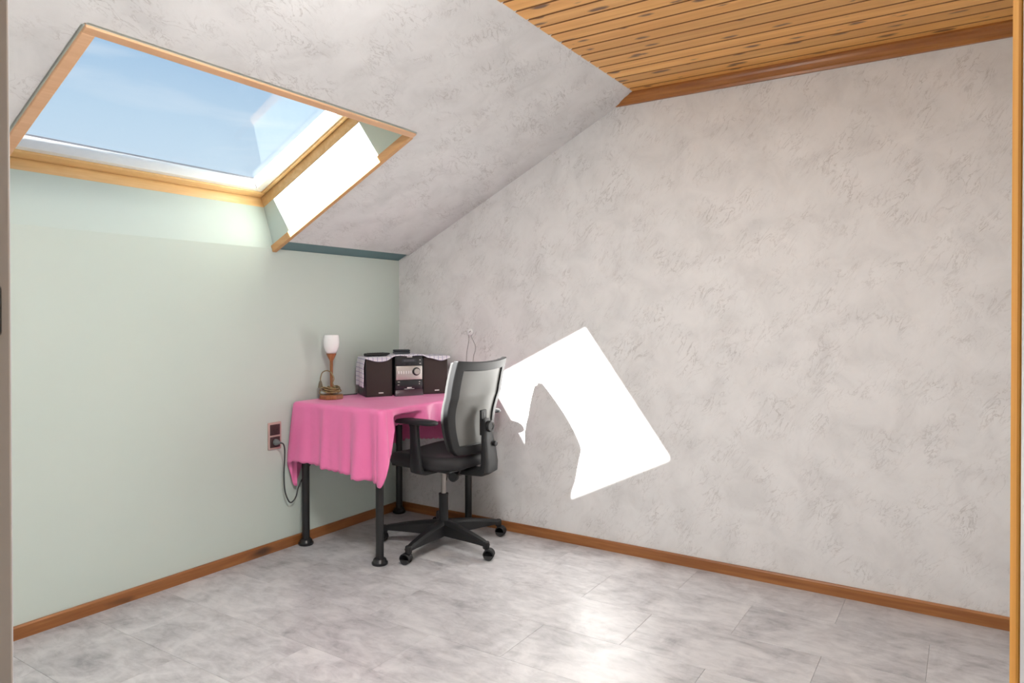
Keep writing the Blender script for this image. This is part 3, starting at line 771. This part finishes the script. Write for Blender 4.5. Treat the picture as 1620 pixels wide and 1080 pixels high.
# remote control and flat case lying on the towel
TOPZ = CT_Z + SHT + 0.0055
rc = tag(empty('remote_control', P0 + ex * 0.085 + eb * 0.095 + Vector((0, 0, SHT + 0.0055)), RZ + 0.18), 'slim black remote control lying on the towel above the left speaker', 'remote')
MB().box((-0.072, -0.022, 0.0), (0.072, 0.022, 0.017), 0.006, 3).build('body', M_REMOTE, rc, smooth=40)
bt_ = MB()
for i in range(7):
    for j in range(3): bt_.box((-0.055 + i * 0.015, -0.014 + j * 0.011, 0.0165), (-0.047 + i * 0.015, -0.008 + j * 0.011, 0.0185), 0.0008, 1)
bt_.build('buttons', M_GREYPL, rc)
cs = tag(empty('spectacle_case', P0 + ex * 0.225 + eb * 0.090 + Vector((0, 0, UH + 0.0045)), RZ - 0.2), 'small blue-black case lying on the towel above the stereo', 'case')
MB().box((-0.048, -0.024, 0.0), (0.048, 0.024, 0.012), 0.005, 3).build('case_bottom', M_CASE, cs, smooth=40)
MB().box((-0.048, -0.024, 0.0125), (0.048, 0.024, 0.023), 0.006, 3).build('case_lid', M_CASE, cs, smooth=40)

# speaker leads
q = P0 + eb * 0.17
tag(MB().tube(spline([(q.x - 0.004, q.y - 0.01, CT_Z + 0.004), (0.045, q.y - 0.06, CT_Z + 0.003), (0.032, q.y - 0.09, CT_Z + 0.003)], 8), 0.0028, 6).build('speaker_lead', M_CORD, smooth=60),
    'short black lead on the pink cloth behind the speaker by the lamp', 'cable')
q = pr + ex * SWD + eb * 0.10
tag(MB().tube(spline([(q.x + 0.004, q.y - 0.006, CT_Z + 0.012), (0.45, -0.045, CT_Z + 0.016), (0.480, -0.022, CT_Z + 0.045), (0.505, -0.010, CT_Z + 0.09), (0.515, -0.006, CT_Z + 0.12)], 8), 0.0026, 6).build('speaker_lead', M_CORD, smooth=60),
    'thin black lead rising against the marbled wall beside the right speaker', 'cable')

# ================================================================== wall socket with plug and cord
so = tag(empty('wall_socket', (0.0, -0.939, 0.590)), 'double brown wall socket in a rosy frame on the green wall', 'socket')
m = MB(); m.box((0.0, -0.040, -0.069), (0.008, 0.040, 0.069), 0.003); m.build('frame_plate', M_SOCKPLATE, so, smooth=30)
for zz in (0.031, -0.032):
    m = MB(); m.box((0.006, -0.030, zz - 0.027), (0.0105, 0.030, zz + 0.027), 0.0015); ins = m.build('socket_insert', M_SOCK, so, smooth=30)
    MB().lathe([(0.0205, 0.0), (0.0205, 0.002), (0.0180, 0.002), (0.0175, -0.004)], loc=(0.0100, 0, zz), rot=rx, n=28).build('socket_well', M_SOCK, ins, smooth=40)
    for s_ in (-1, 1):
        MB().lathe([(0.0025, 0.0), (0.0025, 0.001)], loc=(0.0108, s_ * 0.0095, zz), rot=rx, n=10).build('pin_hole', M_BLACKMET, ins)
pw = (0.0, -0.939, 0.590)
cd = tag(empty('power_cord', (0.012, -0.939, 0.558)), 'grey plug and dark cord drooping from the wall socket to the table leg', 'cord')
m = MB(); m.lathe([(0.0165, 0.0), (0.0170, 0.006), (0.0140, 0.016), (0.0085, 0.026), (0.0065, 0.036), (0.004, 0.040)], rot=rx, n=20)
m.build('plug', M_PLUG, cd, smooth=40)
def cl_(p): return (p[0] - 0.012, p[1] + 0.939, p[2] - 0.558)
cp = [(0.050, -0.939, 0.558), (0.060, -0.930, 0.552), (0.052, -0.915, 0.525), (0.040, -0.905, 0.470), (0.032, -0.903, 0.380), (0.030, -0.895, 0.300), (0.030, -0.872, 0.245), (0.030, -0.850, 0.236), (0.032, -0.826, 0.262), (0.026, -0.806, 0.305), (0.022, -0.765, 0.355), (0.022, -0.735, 0.395), (0.040, -0.715, 0.440), (0.060, -0.700, 0.52)]
MB().tube([cl_(p) for p in spline(cp, 8)], 0.0036, 8).build('cord', M_CORD, cd, smooth=60)

# ================================================================== picture hook with wires on the marbled wall
hk = tag(empty('wall_hook', (0.554, 0.0, 1.106)), 'white plastic wall button with two thin wires hanging down', 'hook')
rxm = Matrix.Rotation(math.radians(90), 3, 'X')
MB().lathe([(0.015, 0.0), (0.020, 0.003), (0.020, 0.008), (0.015, 0.012), (0.006, 0.0135)], rot=rxm, n=24).build('button', M_WHITEPL, hk, smooth=50)
MB().box((-0.004, -0.0145, -0.002), (0.011, -0.012, 0.002), 0.0008, 1, Matrix.Rotation(math.radians(-35), 4, 'Y')).build('screw_slot', M_WIRE, hk)
for w_ in ([(-0.010, -0.008, -0.012), (-0.009, -0.006, -0.045), (-0.019, -0.005, -0.085), (-0.026, -0.005, -0.12), (-0.029, -0.005, -0.17)],
           [(0.004, -0.008, -0.012), (0.018, -0.006, -0.045), (0.034, -0.005, -0.075), (0.036, -0.005, -0.10), (0.024, -0.005, -0.135), (0.018, -0.005, -0.17)]):
    MB().tube(spline(w_, 6), 0.0013, 6).build('wire', M_WIRE, hk, smooth=60)
# loose wire end low on the same wall
tag(MB().tube(spline([(0.375, -0.002, 0.225), (0.385, -0.012, 0.240), (0.392, -0.014, 0.262), (0.388, -0.004, 0.285)], 6), 0.0022, 6).build('wire_end', M_CORD, smooth=60),
    'tiny dark wire end sticking out of the marbled wall behind the chair column', 'wire')

# ================================================================== office chair (faces the green wall)
CX, CY = 0.666, -0.394
ch = tag(empty('office_chair', (CX, CY, 0)), 'black swivel office chair with armrests and a curved grey back', 'chair')
# five-star base
hub = MB().lathe([(0.030, 0.058), (0.036, 0.062), (0.040, 0.075), (0.040, 0.112), (0.034, 0.122), (0.026, 0.126)], n=28).build('base_hub', M_GREYPL, ch, smooth=40)
arm_me = None; R_C = 0.325
for k in range(5):
    a = math.radians(-83 + 72 * k)
    if arm_me is None:
        m = MB()
        secs = [(0.020, 0.034, 0.062, 0.132), (0.10, 0.031, 0.064, 0.125), (0.20, 0.026, 0.068, 0.112), (0.29, 0.021, 0.070, 0.096), (0.330, 0.017, 0.068, 0.086)]
        rings = []
        for x, hw, z0, z1 in secs:
            rings.append([m.bm.verts.new(p) for p in ((x, -hw, z0), (x, hw, z0), (x, hw, z1 - 0.010), (x, hw * 0.55, z1), (x, -hw * 0.55, z1), (x, -hw, z1 - 0.010))])
        for A_, B_ in zip(rings[:-1], rings[1:]):
            for i in range(6): m.bm.faces.new((A_[i], A_[(i + 1) % 6], B_[(i + 1) % 6], B_[i]))
        m.bm.faces.new(rings[0]); m.bm.faces.new(list(reversed(rings[-1])))
        m.lathe([(0.015, 0.055), (0.017, 0.058), (0.017, 0.086), (0.014, 0.090)], loc=(R_C - 0.004, 0, 0), n=14)
        ao = m.build('base_arm', M_GREYPL, ch, smooth=35); arm_me = ao.data
    else:
        ao = bpy.data.objects.new('base_arm', arm_me); COL.objects.link(ao); ao.parent = ch
    ao.rotation_euler = (0, 0, a)
# casters
cast_src = None
for k in range(5):
    a = math.radians(-83 + 72 * k); px, py = (R_C - 0.004) * math.cos(a), (R_C - 0.004) * math.sin(a)
    sw = math.radians([192, 22, 14, 168, 190][k])
    if cast_src is None:
        m = MB()
        # hood: arched cover between the wheels, trailing the stem
        n_ = 12; top = []
        for i in range(n_ + 1):
            t = math.radians(-10 + 200 * i / n_); top.append((0.014 + 0.0275 * math.cos(t), 0.028 + 0.0275 * math.sin(t)))
        for i in range(n_ + 1):
            t = math.radians(190 - 200 * i / n_); top.append((0.014 + 0.0235 * math.cos(t), 0.028 + 0.0235 * math.sin(t)))
        m.prism(top, 1, -0.021, 0.021, 0.002, 1); m.lathe([(0.0085, 0.030), (0.0085, 0.062)], n=12)
        m.box((0.0, -0.004, 0.018), (0.028, 0.004, 0.050))
        c0 = m.build('caster', M_GREYPL, ch, smooth=35)
        ws = []
        for s_ in (-1, 1):
            wv = MB().lathe([(0.018, 0.0), (0.024, 0.001), (0.0255, 0.004), (0.0255, 0.011), (0.024, 0.014), (0.021, 0.015), (0.019, 0.0135), (0.006, 0.0135)], rot=rxm if s_ < 0 else Matrix.Rotation(math.radians(-90), 3, 'X'), loc=(0.014, s_ * 0.006, 0.0258), n=24).build('wheel', M_RUBBER, c0, smooth=40); ws.append(wv)
        cast_src = c0; c = c0
    else:
        c = dup(cast_src, None, ch)
        for w_ in ws: dup(w_, None, c)
    c.location = (px, py, 0); c.rotation_euler = (0, 0, sw)
# gas column
MB().lathe([(0.026, 0.110), (0.0245, 0.116), (0.0245, 0.262), (0.0255, 0.264), (0.0255, 0.272), (0.015, 0.273)], n=24).build('column_sleeve', M_BLACKPL, ch, smooth=40)
MB().lathe([(0.0140, 0.27), (0.0140, 0.392)], n=20).build('gas_rod', M_CHROME, ch, smooth=40)
# mechanism under the seat
m = MB(); m.hexa([(-0.09, -0.055, 0.392), (0.14, -0.055, 0.386), (0.14, 0.055, 0.386), (-0.09, 0.055, 0.392), (-0.13, -0.085, 0.438), (0.17, -0.085, 0.438), (0.17, 0.085, 0.438), (-0.13, 0.085, 0.438)], 0.006); m.build('mechanism', M_BLACKPL, ch, smooth=35)
kb = MB().lathe([(0.010, 0.0), (0.010, 0.03), (0.024, 0.032), (0.026, 0.038), (0.026, 0.060), (0.022, 0.066)], rot=Matrix.Rotation(math.radians(90), 3, 'X') @ Matrix.Rotation(math.radians(20), 3, 'Y'), loc=(0.125, -0.050, 0.396), n=20).build('tension_knob', M_BLACKPL, ch, smooth=40)
MB().tube([(0.02, 0.06, 0.405), (0.02, 0.20, 0.402), (0.02, 0.235, 0.398)], 0.006, 8).build('height_lever', M_BLACKPL, ch, smooth=50)
# seat cushion
def seat():
    m = MB(); bm = m.bm; n = 64; prof = []
    # superellipse outline, front is -x
    def outline(a, k):
        c, s_ = math.cos(a), math.sin(a); p = 2.0 / 3.6
        x = math.copysign(abs(c) ** p, c) * 0.235 * k; y = math.copysign(abs(s_) ** p, s_) * 0.240 * k
        if x < 0: y *= 1 - 0.10 * (x / 0.235) ** 2
        return x - 0.010, y
    layers = [(0.0, 0.440, 1), (0.80, 0.438, 1), (0.93, 0.440, 1), (0.985, 0.448, 1), (1.0, 0.460, 1), (1.0, 0.474, 1), (0.985, 0.488, 1), (0.95, 0.497, 1), (0.86, 0.503, 1), (0.6, 0.502, 1), (0.3, 0.499, 1), (0.0, 0.498, 1)]
    rings = []
    for k, z, _ in layers:
        if k == 0.0: rings.append([bm.verts.new((-0.01, 0, z))]); continue
        r = []
        for i in range(n):
            x, y = outline(2 * math.pi * i / n, k)
            zz = z
            if x < -0.10: zz -= 0.030 * ((-0.10 - x) / 0.145) ** 2 * (1 if z > 0.46 else 0.35)   # waterfall front
            if z > 0.49: zz += 0.010 * (abs(y) / 0.24) ** 2
            r.append(bm.verts.new((x, y, zz)))
        rings.append(r)
    for a, b in zip(rings[:-1], rings[1:]):
        for i in range(n):
            j = (i + 1) % n
            if len(a) == 1: bm.faces.new((a[0], b[j], b[i]))
            elif len(b) == 1: bm.faces.new((a[i], a[j], b[0]))
            else: bm.faces.new((a[i], a[j], b[j], b[i]))
    return m.build('seat', M_SEAT, ch, smooth=180)
seat()
m = MB(); m.box((-0.19, -0.19, 0.430), (0.19, 0.19, 0.442), 0.005); m.build('seat_shell', M_BLACKPL, ch, smooth=35)
# armrests: post bent under the seat, pad on top
def armrest(s_):
    m = MB(); bm = m.bm
    # cross-sections along the path: (centre y, z, half width x, half thickness)
    path = [(0.060, 0.428, 0.045, 0.010, 0), (0.17, 0.428, 0.045, 0.011, 0), (0.235, 0.430, 0.042, 0.012, 15), (0.262, 0.440, 0.040, 0.013, 55), (0.270, 0.462, 0.036, 0.013, 85), (0.272, 0.52, 0.029, 0.013, 90), (0.272, 0.60, 0.025, 0.013, 90), (0.272, 0.655, 0.024, 0.013, 90), (0.272, 0.672, 0.028, 0.016, 90)]
    rings = []; x0 = 0.048
    for y, z, hw, ht, ang in path:
        a = math.radians(ang); ny, nz = -math.sin(a), math.cos(a)      # thickness direction
        r = []
        for q in range(12):
            b = 2 * math.pi * q / 12; cx_ = math.copysign(abs(math.cos(b)) ** 0.5, math.cos(b)) * hw; ct_ = math.copysign(abs(math.sin(b)) ** 0.5, math.sin(b)) * ht
            r.append(bm.verts.new((x0 + cx_ - 0.012 * (z - 0.43) / 0.24, s_ * (y + ny * ct_), z + nz * ct_)))
        rings.append(r)
    for A_, B_ in zip(rings[:-1], rings[1:]):
        for i in range(12): bm.faces.new((A_[i], A_[(i + 1) % 12], B_[(i + 1) % 12], B_[i]))
    bm.faces.new(rings[0]); bm.faces.new(list(reversed(rings[-1])))
    post = m.build('arm_post', M_BLACKPL, ch, smooth=45)
    # pad
    m = MB(); bm = m.bm
    def pad(a, b):
        return None
    n = 40; rings = []
    for k, z in ((0.0, 0.673), (0.80, 0.673), (0.96, 0.676), (1.0, 0.682), (0.98, 0.690), (0.90, 0.695), (0.5, 0.697), (0.0, 0.697)):
        if k == 0: rings.append([bm.verts.new((0.045, s_ * 0.268, z))]); continue
        r = []
        for i in range(n):
            t = 2 * math.pi * i / n; c, s2 = math.cos(t), math.sin(t); p = 2 / 4.0
            x = math.copysign(abs(c) ** p, c) * 0.130 * k; y = math.copysign(abs(s2) ** p, s2) * 0.037 * k * (1 - 0.25 * (x / 0.118) ** 2)
            zz = z - (0.006 * ((-x - 0.05) / 0.07) ** 2 if x < -0.05 else 0.0)
            r.append(bm.verts.new((0.045 + x, s_ * (0.268 + y), zz)))
        rings.append(r)
    for A_, B_ in zip(rings[:-1], rings[1:]):
        for i in range(n):
            j = (i + 1) % n
            if len(A_) == 1: bm.faces.new((A_[0], B_[j], B_[i]))
            elif len(B_) == 1: bm.faces.new((A_[i], A_[j], B_[0]))
            else: bm.faces.new((A_[i], A_[j], B_[j], B_[i]))
    m.build('arm_pad', M_BLACKPL, ch, smooth=60)
armrest(-1); armrest(1)
# J-shaped back bar, adjusting plate and knobs
m = MB(); bm = m.bm
jp = [(0.10, 0.408, 0.016, 0.060, 0), (0.20, 0.412, 0.017, 0.058, 0), (0.268, 0.416, 0.018, 0.054, 15), (0.290, 0.432, 0.022, 0.062, 60), (0.293, 0.47, 0.022, 0.058, 88), (0.288, 0.54, 0.019, 0.050, 92), (0.280, 0.60, 0.016, 0.040, 94), (0.276, 0.66, 0.013, 0.030, 98), (0.270, 0.685, 0.008, 0.024, 98)]
rings = []
for x, z, ht, hw, ang in jp:
    a = math.radians(ang); nx, nz = -math.sin(a), math.cos(a); r = []
    for q in range(14):
        b = 2 * math.pi * q / 14; cy_ = math.copysign(abs(math.cos(b)) ** 0.55, math.cos(b)) * hw; ct_ = math.copysign(abs(math.sin(b)) ** 0.55, math.sin(b)) * ht
        r.append(bm.verts.new((x + nx * ct_, cy_, z + nz * ct_)))
    rings.append(r)
for A_, B_ in zip(rings[:-1], rings[1:]):
    for i in range(14): bm.faces.new((A_[i], A_[(i + 1) % 14], B_[(i + 1) % 14], B_[i]))
bm.faces.new(rings[0]); bm.faces.new(list(reversed(rings[-1])))
m.build('back_bar', M_GREYPL, ch, smooth=45)
m = MB(); m.box((0.248, -0.024, 0.60), (0.262, 0.024, 0.728), 0.005, 2); pl = m.build('adjusting_plate', M_GREYPL, ch, smooth=35)
MB().box((0.2605, -0.006, 0.655), (0.2635, 0.006, 0.715), 0.001, 1).build('slot', M_BLACKMET, pl)
ryp = Matrix.Rotation(math.radians(90), 3, 'Y')
MB().lathe([(0.010, 0.0), (0.010, 0.018), (0.025, 0.019), (0.028, 0.023), (0.028, 0.040), (0.025, 0.044), (0.016, 0.045), (0.015, 0.042), (0.004, 0.042)], rot=ryp, loc=(0.262, 0.0, 0.648), n=28).build('height_knob', M_GREYPL, ch, smooth=40)
MB().lathe([(0.007, 0.0), (0.007, 0.016), (0.013, 0.017), (0.013, 0.028), (0.010, 0.030)], rot=ryp, loc=(0.290, 0.022, 0.560), n=18).build('tilt_knob', M_BLACKPL, ch, smooth=40)
# backrest: curved frame, rear panel, front mesh
def back_pt(s_, t, off=0.0):
    """s -1..1 across, t 0..1 upward, off = distance towards the rear"""
    z = 0.512 + (0.972 - 0.512) * t + 0.012 * (s_ ** 2) * t
    xc = 0.212 - 0.020 * math.sin(math.pi * min(1, t / 0.62)) * (1 if t < 0.62 else 0) + (0.052 * ((t - 0.40) / 0.60) ** 1.6 if t > 0.40 else 0)
    w = 0.165 + 0.045 * t ** 0.9 + 0.022 * math.sin(math.pi * t)
    if t < 0.08: w -= 0.02 * ((0.08 - t) / 0.08) ** 2
    return (xc - 0.034 * s_ * s_ + off, s_ * w, z)
def shell(s0, s1, t0, t1, o0, o1, ns, nt_):
    m = MB(); bm = m.bm
    g = [[[bm.verts.new(back_pt(s0 + (s1 - s0) * i / ns, t0 + (t1 - t0) * j / nt_, o)) for j in range(nt_ + 1)] for i in range(ns + 1)] for o in (o0, o1)]
    for k in (0, 1):
        for i in range(ns):
            for j in range(nt_): bm.faces.new((g[k][i][j], g[k][i + 1][j], g[k][i + 1][j + 1], g[k][i][j + 1]))
    for i in range(ns):
        for j in (0, nt_): bm.faces.new((g[0][i][j], g[0][i + 1][j], g[1][i + 1][j], g[1][i][j]))
    for j in range(nt_):
        for i in (0, ns): bm.faces.new((g[0][i][j], g[0][i][j + 1], g[1][i][j + 1], g[1][i][j]))
    return m
def ring_frame():
    m = MB(); bm = m.bm; NS, NT = 26, 40; FS, FT0, FT1 = 3, 4, 4     # frame width in cells
    g = {}
    def V(k, i, j):
        key = (k, i, j)
        if key not in g: g[key] = bm.verts.new(back_pt(-1 + 2 * i / NS, j / NT, (0.0, 0.030)[k]))
        return g[key]
    def solid(i, j): return 0 <= i < NS and 0 <= j < NT and (i < FS or i >= NS - FS or j < FT0 or j >= NT - FT1)
    for i in range(NS):
        for j in range(NT):
            if not solid(i, j): continue
            for k in (0, 1): bm.faces.new((V(k, i, j), V(k, i + 1, j), V(k, i + 1, j + 1), V(k, i, j + 1)))
            for (di, dj, e) in ((-1, 0, ((i, j), (i, j + 1))), (1, 0, ((i + 1, j), (i + 1, j + 1))), (0, -1, ((i, j), (i + 1, j))), (0, 1, ((i, j + 1), (i + 1, j + 1)))):
                if not solid(i + di, j + dj):
                    (a, b), (c, d) = e; bm.faces.new((V(0, a, b), V(0, c, d), V(1, c, d), V(1, a, b)))
    o = m.build('back_frame', M_GREYPL, ch, smooth=40)
    bv = o.modifiers.new('edges', 'BEVEL'); bv.width = 0.004; bv.segments = 2; bv.limit_method = 'ANGLE'; bv.angle_limit = math.radians(50)
    return o
ring_frame()
shell(-1 + 5.4 / 26, 1 - 5.4 / 26, 3.6 / 40, 1 - 3.6 / 40, 0.012, 0.021, 20, 30).build('back_panel', M_BACKPANEL, ch, smooth=40)
cu = shell(-0.97, 0.97, 0.02, 0.985, -0.024, -0.001, 24, 36).build('back_cushion', M_BACKMESH, ch, smooth=40)
bv = cu.modifiers.new('edges', 'BEVEL'); bv.width = 0.008; bv.segments = 3; bv.limit_method = 'ANGLE'; bv.angle_limit = math.radians(50)

# ================================================================== fill light added to brighten the room, unseen above the frame
def glow(name, col, k):
    m = bpy.data.materials.new(name); m.use_nodes = True; b = m.node_tree.nodes['Principled BSDF']
    b.inputs['Base Color'].default_value = (0.85, 0.85, 0.83, 1); b.inputs['Emission Color'].default_value = (*col, 1); b.inputs['Emission Strength'].default_value = k
    return m
def fill_light(name, loc, r, k, label):
    e = tag(empty(name, loc), label, 'lamp')
    MB().lathe([(r * 0.85, 0.0), (r, -0.006), (r, -0.030), (r * 0.96, -0.034)], n=40).build('housing', M_WHITEPL, e, smooth=40)
    MB().lathe([(r * 0.95, -0.030), (r * 0.94, -0.045), (r * 0.80, -0.062), (r * 0.5, -0.072), (0.01, -0.075)], n=40).build('diffuser', glow('added_glow_' + name, (1.0, 0.985, 0.965), k), e, smooth=60)
fill_light('fill_light', (1.98, -1.98, ZC), 0.24, 50.0, 'added round fill light on the pine boards, unseen above the frame')
